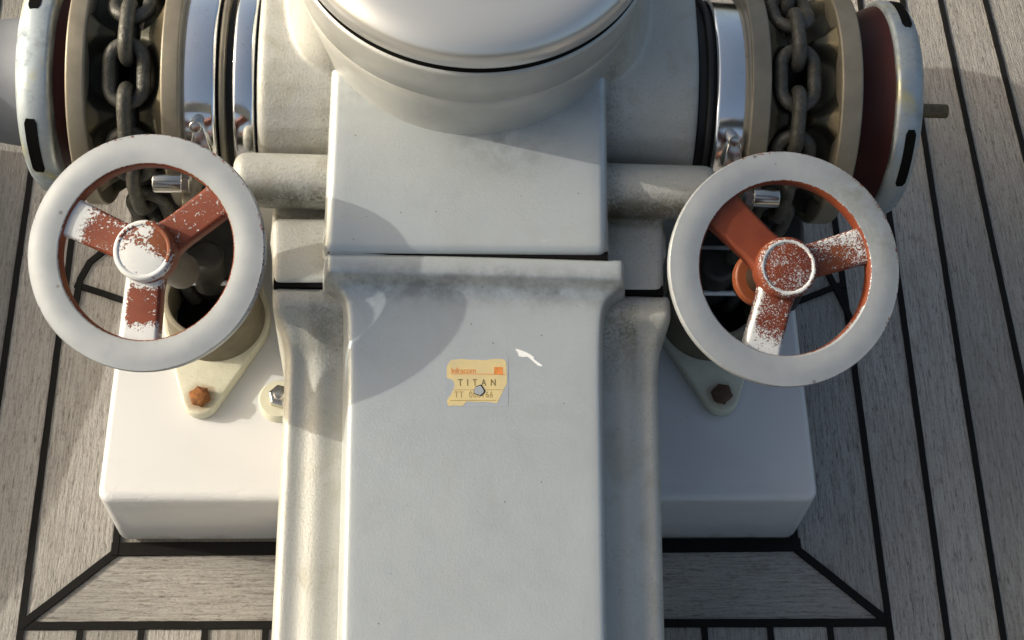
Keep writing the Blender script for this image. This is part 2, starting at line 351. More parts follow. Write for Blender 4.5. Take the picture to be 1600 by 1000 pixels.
# ---------------------------------------------------------------- plinth
PZ = .09
pts = [at(150, 782, PZ), at(1280, 780, PZ)]
bl = Vector((at(197, 440, PZ).x, .80, PZ)); br = Vector((at(1243, 480, PZ).x, .80, PZ))
e0 = pts[0]; e1 = pts[1]
ctr = Vector(((e0.x+e1.x)/2, .6, .0))
bm = bmesh.new(); prism(bm, [Vector((p.x, p.y, PZ)) for p in (e0, e1, br, bl)], (0, 0, -PZ+.003))
bmesh.ops.bevel(bm, geom=[e for e in bm.edges if abs(e.verts[0].co.z-e.verts[1].co.z) > .05], offset=.009, segments=5, profile=.5, affect='EDGES')
bevel(bm, .0055, 4, 50)
bmesh.ops.subdivide_edges(bm, edges=[e for e in bm.edges if e.calc_length() > .1], cuts=40, use_grid_fill=True)
plinth = link('mounting_plinth', bm, WHITE, auto=50)
for v in plinth.data.vertices: pass
setattr_f(plinth, 'grime', lambda c: 1.0 if (abs(c.y-e0.y-.004) < .009 and c.z > .05) else 0.0)
tag(plinth, 'glossy white painted wooden plinth under the windlass, edged with black caulk', 'plinth')

# ---------------------------------------------------------------- unseen block added on the left, shaped to cast the shadow on the planks
bm = bmesh.new(); prism(bm, [(x, y, .12) for x, y in ((-.574, .43), (-.531, .61), (-.527, .656), (-.534, .80), (-.90, .82), (-.90, .18), (-.68, .18))], (0, 0, -.119)); bevel(bm, .006, 4, 25)
lk = link('shadow_blocker', bm, WHITE, auto=40); tag(lk, 'unseen white block added to cast the shadow on the left planks', 'shadow blocker')
# ---------------------------------------------------------------- chain pipes on the plinth
def mat_flange(pos, amt):
    s = NT('stained_cream_flange'); v = s.coord(); n = s.noise(v, 90, 5, .7); n2 = s.noise(v, 500, 3)
    vd = s.n('ShaderNodeVectorMath', operation='DISTANCE'); s.L(v, vd.inputs[0]); vd.inputs[1].default_value = pos
    c = s.mix(s.ramp(n, .3, .7), (.56, .55, .45), (.48, .475, .37)); c = s.mix(s.ramp(n2, .58, .75, 0, .4), c, (.28, .25, .15))
    m = s.math('MULTIPLY', s.ramp(s.math('ADD', vd.outputs['Value'], s.math('MULTIPLY', s.math('SUBTRACT', n, .5), .016)), .0085, .0135, 1, 0), amt)
    s.bump(n2, .0005, .5); return s.set(col=s.mix(m, c, (.22, .11, .035)), rough=.5)
STEELP = mat_simple('pale_steel', (.62, .63, .64), .4, .2, .1, 60)
def chain_pipe(cpx, bpx, label, right, gpx):
    c = at(*cpx, .1); b = at(*bpx, .1); c.z = PZ
    t = empty('chain_pipe', c); tag(t, label, 'chain pipe', 'chain pipes bolted to the plinth')
    d = Vector((b.x-c.x, b.y-c.y)); L = d.length; d.normalize(); n = Vector((-d.y, d.x))
    RO = .0365
    bm = bmesh.new(); out = []
    tipr = .0135; big = .041
    ang = math.acos((big-tipr)/L)
    for k in range(13):
        a = -ang + 2*ang*k/12; out.append(d*L + (d*math.cos(a)+n*math.sin(a))*tipr)
    for k in range(13):
        a = ang + (math.pi-2*ang)*k/12; out.append((d*math.cos(a)+n*math.sin(a))*big)
    for k in range(13):
        a = math.pi-ang + 2*ang*k/12; out.append(-d*L + (d*math.cos(a)+n*math.sin(a))*tipr)
    for k in range(13):
        a = math.pi+ang + (math.pi-2*ang)*k/12; out.append((d*math.cos(a)+n*math.sin(a))*big)
    prism(bm, [Vector((p.x, p.y, .010)) for p in out], (0, 0, -.0095)); bevel(bm, .0022, 3, 60)
    link('base_flange', bm, mat_flange((d.x*L, d.y*L, .01), .6 if not right else .3), t, auto=40)
    bm = bmesh.new(); lathe(bm, [(.008, RO+.001), (.02, RO-.0003), (.042, RO-.001), (.0435, RO-.0025), (.0435, RO-.005), (.042, RO-.006), (.008, RO-.006)], frame_of((0, 0, 0), (0, 0, 1)), 96)
    link('pipe', bm, DARKCAST, t, auto=50)
    zz = PZ+.047; q = [at(*p, zz)-t.location for p in (gpx[0], gpx[1], gpx[2], gpx[3])]
    x0, x1 = min(q[0].x, q[3].x), max(q[1].x, q[2].x); y0, y1 = q[0].y, q[2].y; cr = .008; ring_ = []
    for cx, cy, a0 in ((x1-cr, y1-cr, 0), (x0+cr, y1-cr, 90), (x0+cr, y0+cr, 180), (x1-cr, y0+cr, 270)):
        for k in range(7): a_ = R_(a0+15*k); ring_.append((Vector((cx+cr*math.cos(a_), cy+cr*math.sin(a_), .047)), Vector((math.cos(a_), math.sin(a_), 0))))
    rows = [[p+n_*(.0021*math.cos(b_))+Vector((0, 0, .0021*math.sin(b_))) for b_ in [2*math.pi*i/10 for i in range(10)]] for p, n_ in ring_]; rows.append(rows[0])
    bm = bmesh.new(); loft(bm, rows, True); bmesh.ops.remove_doubles(bm, verts=bm.verts, dist=1e-6); link('chain_guide', bm, STEELP, t)
    bm = bmesh.new(); lathe(bm, [(.0118, 0), (.0118, RO-.007)], frame_of((0, 0, 0), (0, 0, 1)), 48); link('pipe_mouth', bm, SLOT, t)
    for s in (1, -1):
        bm = bmesh.new(); p = d*L*s
        hexnut(bm, (p.x, p.y, .0095), (p.x, p.y, .0165), .0078)
        bmesh.ops.subdivide_edges(bm, edges=bm.edges, cuts=3, use_grid_fill=True)
        for v in bm.verts: v.co += v.normal*0 + noise.noise_vector(v.co*260)*.0009
        o = link('bolt', bm, RUST if not right else mat_simple('dark_rusty_bolt', (.10, .055, .03), .8, .1, .4, 200, .001), t)
        if s == 1: o['label'] = 'orange rusty bolt head' if not right else 'dark rusty bolt head'
    return t
tubeL = chain_pipe((338, 497), (313, 622), 'grey chain pipe on sunlit cream flange with orange rusty bolt, on the white plinth', False, ((283, 442), (374, 446), (374, 372), (283, 370)))
tubeR = chain_pipe((1106, 497), (1127, 618), 'shaded chain pipe on cream flange with dark brown bolt, on the white plinth', True, ((1082, 458), (1162, 462), (1162, 388), (1082, 388)))

# ---------------------------------------------------------------- windlass
W = empty('anchor_windlass'); W.matrix_world = MW
tag(W, 'grey and cream cast anchor windlass with two red and white handwheels on a teak deck', 'windlass')
S10, S12 = math.tan(R_(10)), math.tan(R_(12.5))
pu = lambda px, py, dz=0: G(px, py, .055+dz, -.167, S10)
pl = lambda y: .035+(y+.19)*S12
# --- upper cover
bm = bmesh.new()
A = pu(503.5, 394); B = pu(951, 396); Cc = pu(950, 118); D = pu(517, 118)
Cc = Vector((Cc.x, .02, .055+(.02+.167)*S10)); D = Vector((D.x, .02, .055+(.02+.167)*S10))
prism(bm, [A, B, Cc, D], (0, .003, -.034))
bevel(bm, .0068, 7, 40)
bmesh.ops.subdivide_edges(bm, edges=[e for e in bm.edges if e.calc_length() > .05], cuts=24, use_grid_fill=True)
up = link('upper_cover', bm, COVER, W, auto=35)
setattr_f(up, 'grime', lambda c: max(0, min(1, 1-math.hypot((c.x-.035)/.05, (c.y+.088)/.03)))*.6 + .35*max(0, 1-abs(c.y+.055)/.02))
# --- lower cover (a lofted cowling with a raised lip)
def row_y(px, py, z=None):
    return (G(px, py, .035, -.19, S12) if z is None else G(px, py, z)).y
rows = []
spec = [(399.6, .030, 516, 970), (400.2, .0500, 515, 970.5), (402, .0516, 514.5, 971), (424, .0512, 515, 971), (431, .0498, 515.5, 971), (437, .0462, 518, 969), (446, .0418, 525, 962), (456, .0383, 534, 952), (468, .0357, 542, 943), (482, None, 546, 938), (510, None, 547.5, 936), (560, None, 548, 935.5)]
spec += [(p, None, 548-(p-600)*.024, 935.5+(p-600)*.017) for p in (600, 660, 720, 800, 880, 960, 1040, 1120, 1200, 1280, 1340)]
R600 = None
for py, z, cl, cr in spec:
    y = row_y(740, py, z); zz = pl(y) if z is None else z
    xl, xr = XA(cl, y, zz), XA(cr, y, zz); f = .0052; r = []
    for dx, dz in ((-.0085, .034), (-.0062, .022), (-.0047, .012), (-.0036, .006), (-.0021, .0022), (-.0006, .0006), (.0014, 0)): r.append(Vector((xl+dx*.8, y, zz-dz)))
    for k in range(1, 16): r.append(Vector((xl+(xr-xl)*k/16, y, zz + .0006*math.sin(math.pi*k/16))))
    for dx, dz in ((-.0014, 0), (.0006, .0006), (.0021, .0022), (.0036, .006), (.0047, .012), (.0062, .022), (.0085, .034)): r.append(Vector((xr+dx*.8, y, zz-dz)))
    rows.append(r)
last = rows[-1]
rows.append([v+Vector((0, -.006, -.006)) for v in last]); rows.append([v+Vector((0, -.008, -.05)) for v in last])
bm = bmesh.new(); loft(bm, rows); low = link('lower_cover', bm, COVER, W)
sub = low.modifiers.new('s', 'SUBSURF'); sub.levels = sub.render_levels = 1
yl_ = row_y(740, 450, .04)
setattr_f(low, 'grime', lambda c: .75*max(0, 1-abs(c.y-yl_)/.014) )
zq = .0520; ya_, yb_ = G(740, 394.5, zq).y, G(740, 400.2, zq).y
bm = bmesh.new(); box(bm, XA(512, yb_, zq), XA(950, yb_, zq), yb_, ya_+.003, .0, zq); link('gap_shade', bm, BLACKM, W, smooth=False)  # black strip painting the shadowed gap below the upper cover
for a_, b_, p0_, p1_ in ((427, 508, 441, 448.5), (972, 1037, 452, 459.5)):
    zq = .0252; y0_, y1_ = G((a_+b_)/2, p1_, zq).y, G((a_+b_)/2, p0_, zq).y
    bm = bmesh.new(); box(bm, XA(a_, y0_, zq), XA(b_, y0_, zq), y0_, y1_+.003, -.02, zq); link('gap_shade', bm, BLACKM, W, smooth=False)  # black strips in place of the shade in the gaps below the lugs
# --- cast leg (two side strips lofted round the cowling)
def leg_side(side):
    rows = []
    if side < 0:
        tab = [(447, 512, 425), (450, 512, 424), (470, 513, 424), (480, 515, 426), (488, 522, 428), (500, 532, 432), (516, 540, 437.5), (534, 545, 441.5), (556, 547, 443), (600, 548, 441)]
        tab += [(p, 548-(p-600)*.024, 441-(p-600)*.052) for p in (660, 720, 800, 880, 960, 1040, 1120, 1200, 1280, 1340)]; refx = 470
    else:
        tab = [(459, 972, 1045), (462, 972, 1049), (484, 971, 1050.5), (494, 968, 1050), (504, 960, 1046), (516, 950, 1041), (532, 944, 1036), (550, 940, 1033.5), (572, 938, 1032.5), (612, 936, 1033)]
        tab += [(p, 935.5+(p-600)*.017, 1033+(p-600)*.026) for p in (672, 732, 812, 892, 972, 1052, 1132, 1212, 1292, 1352)]; refx = 1000
    flz = [.018, .0245, .0245, .0238, .0205, .0160, .0118, .0094]
    for i, (py, c, b) in enumerate(tab):
        if i < len(flz):
            z = flz[i]; y = G(refx, py, z).y
        else:
            g = G(refx, py, .035-.0265, -.19, S12); y = g.y; z = pl(y)-.0265
        fl = max(0, min(1, (i-3)/6))     # 0 on the flat flange, 1 on the ribbed leg
        xc, xb = XA(c, y, z), XA(b, y, z); r = []
        for t, dz, wgt in ((-.25, .004, 1), (.02, .002, 1), (.12, .0022, 1), (.22, .002, 1), (.30, .0008, 1), (.38, -.0006, 1), (.46, -.0008, 1), (.54, .0006, 1), (.62, .0026, 1), (.70, .0032, 1), (.78, .0022, 1), (.86, .0010, 1), (.91, .0014, 0), (.95, .003, 0), (.98, .0062, 0), (1.0, .012, 0), (1.0, .03, 0), (1.0, .175, 0)):
            d = dz*fl*.6 if wgt else (dz*(.45+.75*fl) if dz < .02 else dz)
            r.append(Vector((xc+(xb-xc)*t, y, z-d)))
        rows.append(r)
    last = rows[-1]; rows.append([v+Vector((0, -.006, -.006)) for v in last]); rows.append([v+Vector((0, -.008, -.06)) for v in last])
    first = rows[0]; rows.insert(0, [Vector((v.x, v.y+.001, min(v.z, -.02))) for v in first])
    return rows
bm = bmesh.new(); loft(bm, leg_side(-1)); loft(bm, leg_side(1))
leg = link('cast_leg', bm, CAST, W); sub = leg.modifiers.new('s', 'SUBSURF'); sub.levels = sub.render_levels = 1
yf = G(470, 470, .024).y
setattr_f(leg, 'grime', lambda c: max(0, 1-abs(c.y-(yf-.012))/.03)*(.75 if c.x > 0 else .5)*(1 if abs(c.x-.018) < .108 else .3))
# --- cast body: drum housing, bosses, lugs, pedestal
bm = bmesh.new()
XL, XRr = XR(399, .078), XR(1094, .078)
prof = []
Rb = .080
for k in range(15):
    t = R_(-60) + R_(150)*k/14; prof.append((-Rb*math.cos(t)*1.0, Rb*math.sin(t)*.98))
prof += [(.05, Rb*.98), (.10, Rb*.98), (.135, .070), (.16, .045), (.205, -.018), (.26, -.068), (.265, -.09), (.25, -.105), (.06, -.105)]
pr = list(prof)
rows = []
for x, s, yy in ((XL, .93, 0), (XL+.0006, .965, 0), (XL+.002, .985, 0), (XL+.005, 1, 0), (XRr-.005, 1, 0), (XRr-.002, .985, 0), (XRr-.0006, .965, 0), (XRr, .93, 0)):
    rows.append([Vector((x, y*s+.03*(1-s), z*s)) for y, z in pr])
loft(bm, rows, True, True)
bl_ = (-.108, .018)
zb = .036; yb = G(440, 283, zb).y
def boss(x0, x1, r=.0185, b=.008):
    lathe(bm, rnd_prof(x0, x1, r, b, 0, 6), (Vector((0, yb, zb)), Vector((1, 0, 0)), Vector((0, 1, 0)), Vector((0, 0, 1))), 64)
boss(XA(366, yb, zb), 0); boss(0, XA(1117, yb, zb))
tmp = bmesh.new()
def lug(pxa, pxb, py0, py1, z=.0265):
    a = G(pxa, py1, z); b = G(pxb, py1, z); c = G(pxb, py0, z); d = G(pxa, py0, z)
    t = bmesh.new(); prism(t, [a, b, c, d], (0, 0, -.06)); bmesh.ops.recalc_face_normals(t, faces=t.faces)
    bmesh.ops.bevel(t, geom=[e for e in t.edges if e.calc_face_angle(0) > .5], offset=.0045, segments=5, profile=.5, affect='EDGES')
    me = bpy.data.meshes.new('t'); t.to_mesh(me); t.free(); bm.from_mesh(me); bpy.data.meshes.remove(me)
lug(424, 560, 338, 443.5); lug(900, 1038, 338, 454.5)
box(bm, XA(428, -.1, .01), XA(1036, -.1, .01), -.138, .0, -.05, .0145)
# pedestal filling between leg and plinth
x0, x1 = XA(443, -.2, .0)+.012, XA(1033, -.2, .0)-.012
box(bm, x0, x1, -.235, .12, -.149, -.035)
box(bm, XA(505, -.15, .02)+.003, XA(950, -.15, .02)-.002, -.155, .0, -.05, .045)
dcx, dcy = .0107, .029
rows = []
for z_, r_ in ((.02, .1285), (.066, .1280), (.0770, .1262), (.083, .1235), (.090, .1205), (.098, .1180), (.106, .1160), (.112, .1140)):
    row = []
    for k in range(128):
        t_ = 2*math.pi*k/128; cx_ = abs(math.cos(t_)); w_ = max(0., min(1., (cx_-.70)/.26)); w_ = w_*w_*(3-2*w_)
        rr_ = .104+(r_-.104)*w_; row.append(Vector((dcx+rr_*math.cos(t_), dcy+rr_*math.sin(t_), z_)))
    rows.append(row)
loft(bm, rows, True, True)
bmesh.ops.recalc_face_normals(bm, faces=bm.faces)
body = link('cast_housing', bm, CAST, W)
m1 = body.modifiers.new('remesh', 'REMESH'); m1.mode = 'VOXEL'; m1.voxel_size = .0015; m1.use_smooth_shade = True
m2 = body.modifiers.new('smooth', 'SMOOTH'); m2.factor = .5; m2.iterations = 9
dg_ = bpy.context.evaluated_depsgraph_get(); dg_.update()
me_ = bpy.data.meshes.new_from_object(body.evaluated_get(dg_)); body.modifiers.clear(); body.data = me_
for p_ in me_.polygons: p_.use_smooth = True
if not me_.materials: me_.materials.append(CAST)
yc, _z = G(450, 236, .05).y, 0
ya1, ya2 = G(450, 237, .045).y, G(450, 338, .02).y
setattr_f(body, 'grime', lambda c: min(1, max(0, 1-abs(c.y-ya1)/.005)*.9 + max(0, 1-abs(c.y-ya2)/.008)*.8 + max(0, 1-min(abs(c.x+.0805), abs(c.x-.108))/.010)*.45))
# foot with stainless bolt beside the leg
def foot(px, py, cut, s):
    c = MI @ at(px, py, PZ+.012)
    bm = bmesh.new(); lathe(bm, [(0, 0), (0, .0145), (-.002, .0158), (-.014, .016)], (Vector((c.x, c.y, c.z-.003)), Vector((0, 0, 1)), Vector((1, 0, 0)), Vector((0, 1, 0))), 40)
    link('mounting_foot', bm, CREAM, W, auto=40)
    bm = bmesh.new(); hexnut(bm, (c.x+.001, c.y, c.z-.003), (c.x+.001, c.y, c.z+.004), .0092); bevel(bm, .0018, 3, 20); cyl(bm, (c.x+.001, c.y, c.z+.0035), (c.x+.001, c.y, c.z+.0065), .0048, 24, .0012); link('mounting_bolt', bm, STEEL, W, auto=30)
foot(436, 620, 0, 1)

# --- dome over the gear case
bm = bmesh.new()
dc = (.0107, .029)
fz = (Vector((dc[0], dc[1], 0)), Vector((0, 0, 1)), Vector((1, 0, 0)), Vector((0, 1, 0)))
lathe(bm, [(.04, .116), (.062, .1135), (.070, .1115), (.076, .1112), (.084, .1120), (.100, .1143), (.1128, .1160), (.1136, .1150), (.1144, .1162), (.130, .1178), (.1415, .1190), (.1432, .1188), (.1445, .1180), (.1450, .1165), (.1450, .1090), (.140, .10)], fz, 192)
neck = link('gear_case', bm, CAST, W, auto=60); setattr_f(neck, 'grime', lambda c: (.55*max(0, 1-abs(c.z-.114)/.004) + .35*max(0, 1-abs(c.z-.139)/.008)))
neck.data.materials[0] = mat_simple('matt_aluminium', (.48, .485, .46), .45, .45, .14, 25, .0003, bscale=300)
bm = bmesh.new(); lathe(bm, [(.1440, .110), (.1445, .1170), (.1490, .1172), (.1500, .110)], fz, 192); link('cap_gap_shade', bm, BLACKM, W, auto=50)  # black ring put in for the shade under the cap edge
bm = bmesh.new()
lathe(bm, [(.142, .1080), (.1492, .1085), (.1493, .1160), (.1500, .1178), (.1515, .1183), (.156, .1180), (.1610, .1168), (.1650, .1140), (.1680, .1100), (.1705, .104), (.1722, .096), (.1735, .088), (.1745, .078), (.1765, .0755), (.179, .074), (.1805, .071), (.182, .05), (.183, 0)], fz, 192)
cap = link('domed_cap', bm, mat_simple('brushed_aluminium_cap', (.62, .62, .60), .30, .65, .04, 4, 0), W, auto=60)

# --- axle stack -------------------------------------------------
def ring(name, pa, pb, r, mat, b=.002, rin=.01, auto=50):
    bm = bmesh.new(); x0, x1 = XR(pa, r), XR(pb, r)
    lathe(bm, rnd_prof(min(x0, x1), max(x0, x1), r, b, rin), XF, 192); return link(name, bm, mat, W, auto=auto)
def clutch_end(pa, pb, slots, inner_r, name):
    r = .0785; x0, x1 = sorted((XR(pa, r), XR(pb, r))); out = x1 if x1 > 0 else x0
    # profile: rounded outward shoulder
    s = 1 if x1 > 0 else -1; xi = x0 if s > 0 else x1
    wdt = abs(x1-x0)
    p = [(0, .02), (0, r-.004), (.0008, r-.001), (.003, r), (wdt*.55, r-.0002), (wdt*.8, r-.0018), (wdt*.95, r-.006), (wdt, r-.012), (wdt-.001, r-.020), (wdt-.004, .03), (wdt-.004, .01)]
    bm = bmesh.new(); lathe(bm, [(xi+s*h, q) for h, q in p], XF, 192)
    o = link(name, bm, CHROME2, W, auto=60)
    for a0 in slots:
        bm = bmesh.new(); pp = []
        a1 = a0+33; w0, w1 = wdt*.38, wdt*.72
        n = 14
        for k in range(n+1):
            pass
        outer = []; inn = []
        rows = []
        for k in range(n+1):
            t = R_(a0+(a1-a0)*k/n); row = []
            ww = 0 if 0 < k < n else .0015
            for w_, rr in ((w0+ww, r-.012), (w0+ww, r+.0003), (w1-ww, r-.0002), (w1-ww, r-.012)):
                row.append(Vector((xi+s*w_, -rr*math.cos(t), rr*math.sin(t))))
            rows.append(row)
        loft(bm, rows, True, True)
        sl_ = link('handle_socket', bm, SLOT, o, smooth=False)
    return o
endL = clutch_end(75.5, 17, [3, 93, 183, 273], .03, 'warping_flange')
endR = clutch_end(1401.5, 1449, [11, 101, 191, 281], .03, 'clutch_nut')
# warping drum barrel and outer flange on the left
bm = bmesh.new(); x = XR(17, .078)
lathe(bm, [(x+.006, .052), (x-.004, .047), (x-.03, .043), (x-.06, .046), (x-.085, .055), (x-.095, .068), (x-.10, .070), (x-.108, .066), (x-.11, .02), (x-.11, 0)], XF, 128)
link('warping_drum', bm, mat_simple('dull_drum_steel', (.17, .18, .20), .6, .2, .15, 25), W, auto=60)
bm = bmesh.new(); cyl(bm, (XR(1440, .078), 0, 0), (XA(1480, 0, 0), 0, 0), .0052, 32, .001); link('axle_end', bm, BRONZED, W, auto=50)
# red cones
bm = bmesh.new(); x0, x1 = XR(74, .078), XR(101, .078); lathe(bm, [(x0, .02), (x0, .066), (x1, .062), (x1, .02)], XF, 128); link('clutch_cone', bm, DARKRED, W, auto=50)
bm = bmesh.new(); x0, x1 = XR(1347, .078), XR(1403, .0785); lathe(bm, [(x0, .02), (x0, .066), (x0+.006, .067), (x1, .0745), (x1, .02)], XF, 128); link('clutch_cone', bm, DARKRED, W, auto=50)
# gypsies
NP = 8; RC = .0745
def gypsy(pa, pb, pc, pd, flat_deg, s):
    """pa..pb outer flange, pb..pc trough, pc..pd inner flange (pixels, left to right)"""
    rf = .0855; xa, xb, xc, xd = [XR(p, rf) for p in (pa, pb, pc, pd)]
    g = bpy.data.objects.new('chain_gypsy', None); 
    bm = bmesh.new()
    # rims
    lathe(bm, rnd_prof(xa, xb, rf, .0018, .05), XF, 192); lathe(bm, rnd_prof(xc, xd, rf, .0018, .05), XF, 192)
    o = link('chain_gypsy', bm, BRONZE, W, auto=50)
    xm = (xb+xc)/2; hw = (xc-xb)/2+.0008; nu, nv = 480, 44; rows = []
    for i in range(nu):
        th = 360*i/nu; row = []
        ph = ((th-flat_deg+22.5) % 45)-22.5                 # degrees from nearest flat link
        arc = R_(ph)*RC
        for j in range(nv+1):
            u = -1+2*j/nv; x_ = u*hw
            base = rf-.0035-.0135*(1-abs(u))**.8
            e = (abs((x_-s*.0035)/(.0262))**2.3+abs(arc/.0250)**2.3)**(1/2.3)
            pocket = max(0., min(1., (1.14-e)/.34)); pocket = pocket*pocket*(3-2*pocket)
            groove = max(0., min(1., (.0085-abs(x_))/.004)); groove = groove*groove*(3-2*groove)
            wedge = max(0, (.010-abs(abs(x_)-.0)) )
            r = base - .012*pocket
            r = min(r, base-.030*groove) if groove > 0 else r
            t = R_(th); row.append(Vector((xm+x_, -r*math.cos(t), r*math.sin(t))))
        rows.append(row)
    bm = bmesh.new(); rows.append(rows[0]); loft(bm, rows); bmesh.ops.remove_doubles(bm, verts=bm.verts, dist=1e-6)
    po = link('pocket_ring', bm, None, o, mats=[POCK])
    def ch(c):
        r = math.hypot(c.y, c.z); return max(0, min(1, (r-(rf-.0105))/.004))
    setattr_f(po, 'chip', ch)
    return xm
s = NT('worn_pocket_bronze'); v = s.coord(); n = s.noise(v, 140, 5, .65); chp = s.attr('chip').outputs['Fac']
m_ = s.ramp(s.math('ADD', chp, s.math('MULTIPLY', s.math('SUBTRACT', n, .5), .9)), .45, .7)
c_ = s.mix(m_, (.050, .048, .034), (.15, .125, .075)); s.bump(n, .0008, .5); POCK = s.set(col=c_, rough=.5, metal=.6)
xmL = gypsy(100, 131, 249, 279, 60, -1)
xmR = gypsy(1174, 1206, 1315, 1349, 69, 1)
# brake drums, seals, polished rims
ring('brake_drum', 278.5, 336, .0765, CHROME, .003)
ring('brake_drum', 1119.5, 1173, .0765, CHROME, .003)
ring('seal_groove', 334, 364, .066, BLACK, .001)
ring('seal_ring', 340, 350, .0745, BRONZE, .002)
ring('polished_rim', 361, 397, .0755, CHROME, .003)
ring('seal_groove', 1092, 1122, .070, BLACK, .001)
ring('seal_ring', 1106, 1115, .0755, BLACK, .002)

# --- brake band bolts and lugs seen under the drums
def barrel_nut(pa, pb, pend, py, flip):
    z = .018; c = G((pa+pb)/2, py, z); y = c.y
    bm = bmesh.new(); cyl(bm, (XA(pa, y, z), y, z), (XA(pb, y, z), y, z), .0072, 40, .0008); link('barrel_nut', bm, STEEL, W, auto=50)
    bm = bmesh.new(); a, b = (pb, pend) if not flip else (pend, pa)
    hexnut(bm, (XA(a, y, z), y, z), (XA(b, y, z), y, z), .0075); link('lock_nut', bm, STEEL, W, smooth=False)
    bm = bmesh.new(); xx = XA((a+b)/2, y, z); t = prism(bm, [Vector((xx-.004, y-.010, z-.009)), Vector((xx+.004, y-.010, z-.009)), Vector((xx+.004, y+.03, z-.010)), Vector((xx-.004, y+.03, z-.010))], (0, 0, -.03)); bevel(bm, .0012, 2)
    link('brake_lug', bm, BRONZE, W, auto=50)
barrel_nut(240, 286, 298, 285, False)
barrel_nut(1175, 1216, 1163, 308, True)
def band_bolt(px, py, rr, s):
    d = lray(px, py); a = d.y**2+d.z**2; b = LC.y*d.y+LC.z*d.z; c = LC.y**2+LC.z**2-(rr)**2; t = (-b-math.sqrt(max(0, b*b-a*c)))/a; h = LC+d*t
    n = Vector((0, h.y, h.z)).normalized()
    bm = bmesh.new(); cyl(bm, h-n*.012, h+n*.004, .0042, 24, .0008); link('band_bolt', bm, STEEL, W, auto=50)
    bm = bmesh.new(); tdir = Vector((0, n.z, -n.y)); x = Vector((1, 0, 0))
    p = h-n*.002; prism(bm, [p-x*.002-tdir*.0, p+x*.004, p+x*.010+tdir*-.02, p-x*.006+tdir*-.02][::-1], -n*.008); bevel(bm, .001, 2)
    link('brake_bracket', bm, STEEL, W, auto=50)
band_bolt(306, 196, .083, 1); band_bolt(1146, 218, .083, 1)

# guessed brake brackets, near-black to stand in for shade below the drums
def bracket(pa, pb, py1, lx, ly):
    z = -.105; a = G(pa, py1, z); b = G(pb, py1, z); bm = bmesh.new()
    prism(bm, [Vector((a.x, a.y, z)), Vector((b.x, b.y, z)), Vector((b.x, .03, z+.03)), Vector((a.x, .03, z+.03))], (0, 0, -.04)); bevel(bm, .005, 3)
    o = link('brake_bracket', bm, SHADEIRON, W, auto=40)
    c = G(lx, ly, -.085); bm = bmesh.new(); lathe(bm, rnd_prof(-.03, .012, .0135, .004, 0), (Vector((c.x, c.y, -.09)), Vector((0, 0, 1)), Vector((1, 0, 0)), Vector((0, 1, 0))), 40)
    link('bracket_boss', bm, SHADEIRON, o, auto=50)
SHADEIRON = mat_simple('shade_dark_iron', (.035, .034, .03), .5, .2, .4, 90, .0008)  # shade under drums and gypsies is put into this near-black colour
bracket(196, 392, 432, 322, 405); bracket(1070, 1262, 452, 1120, 420)
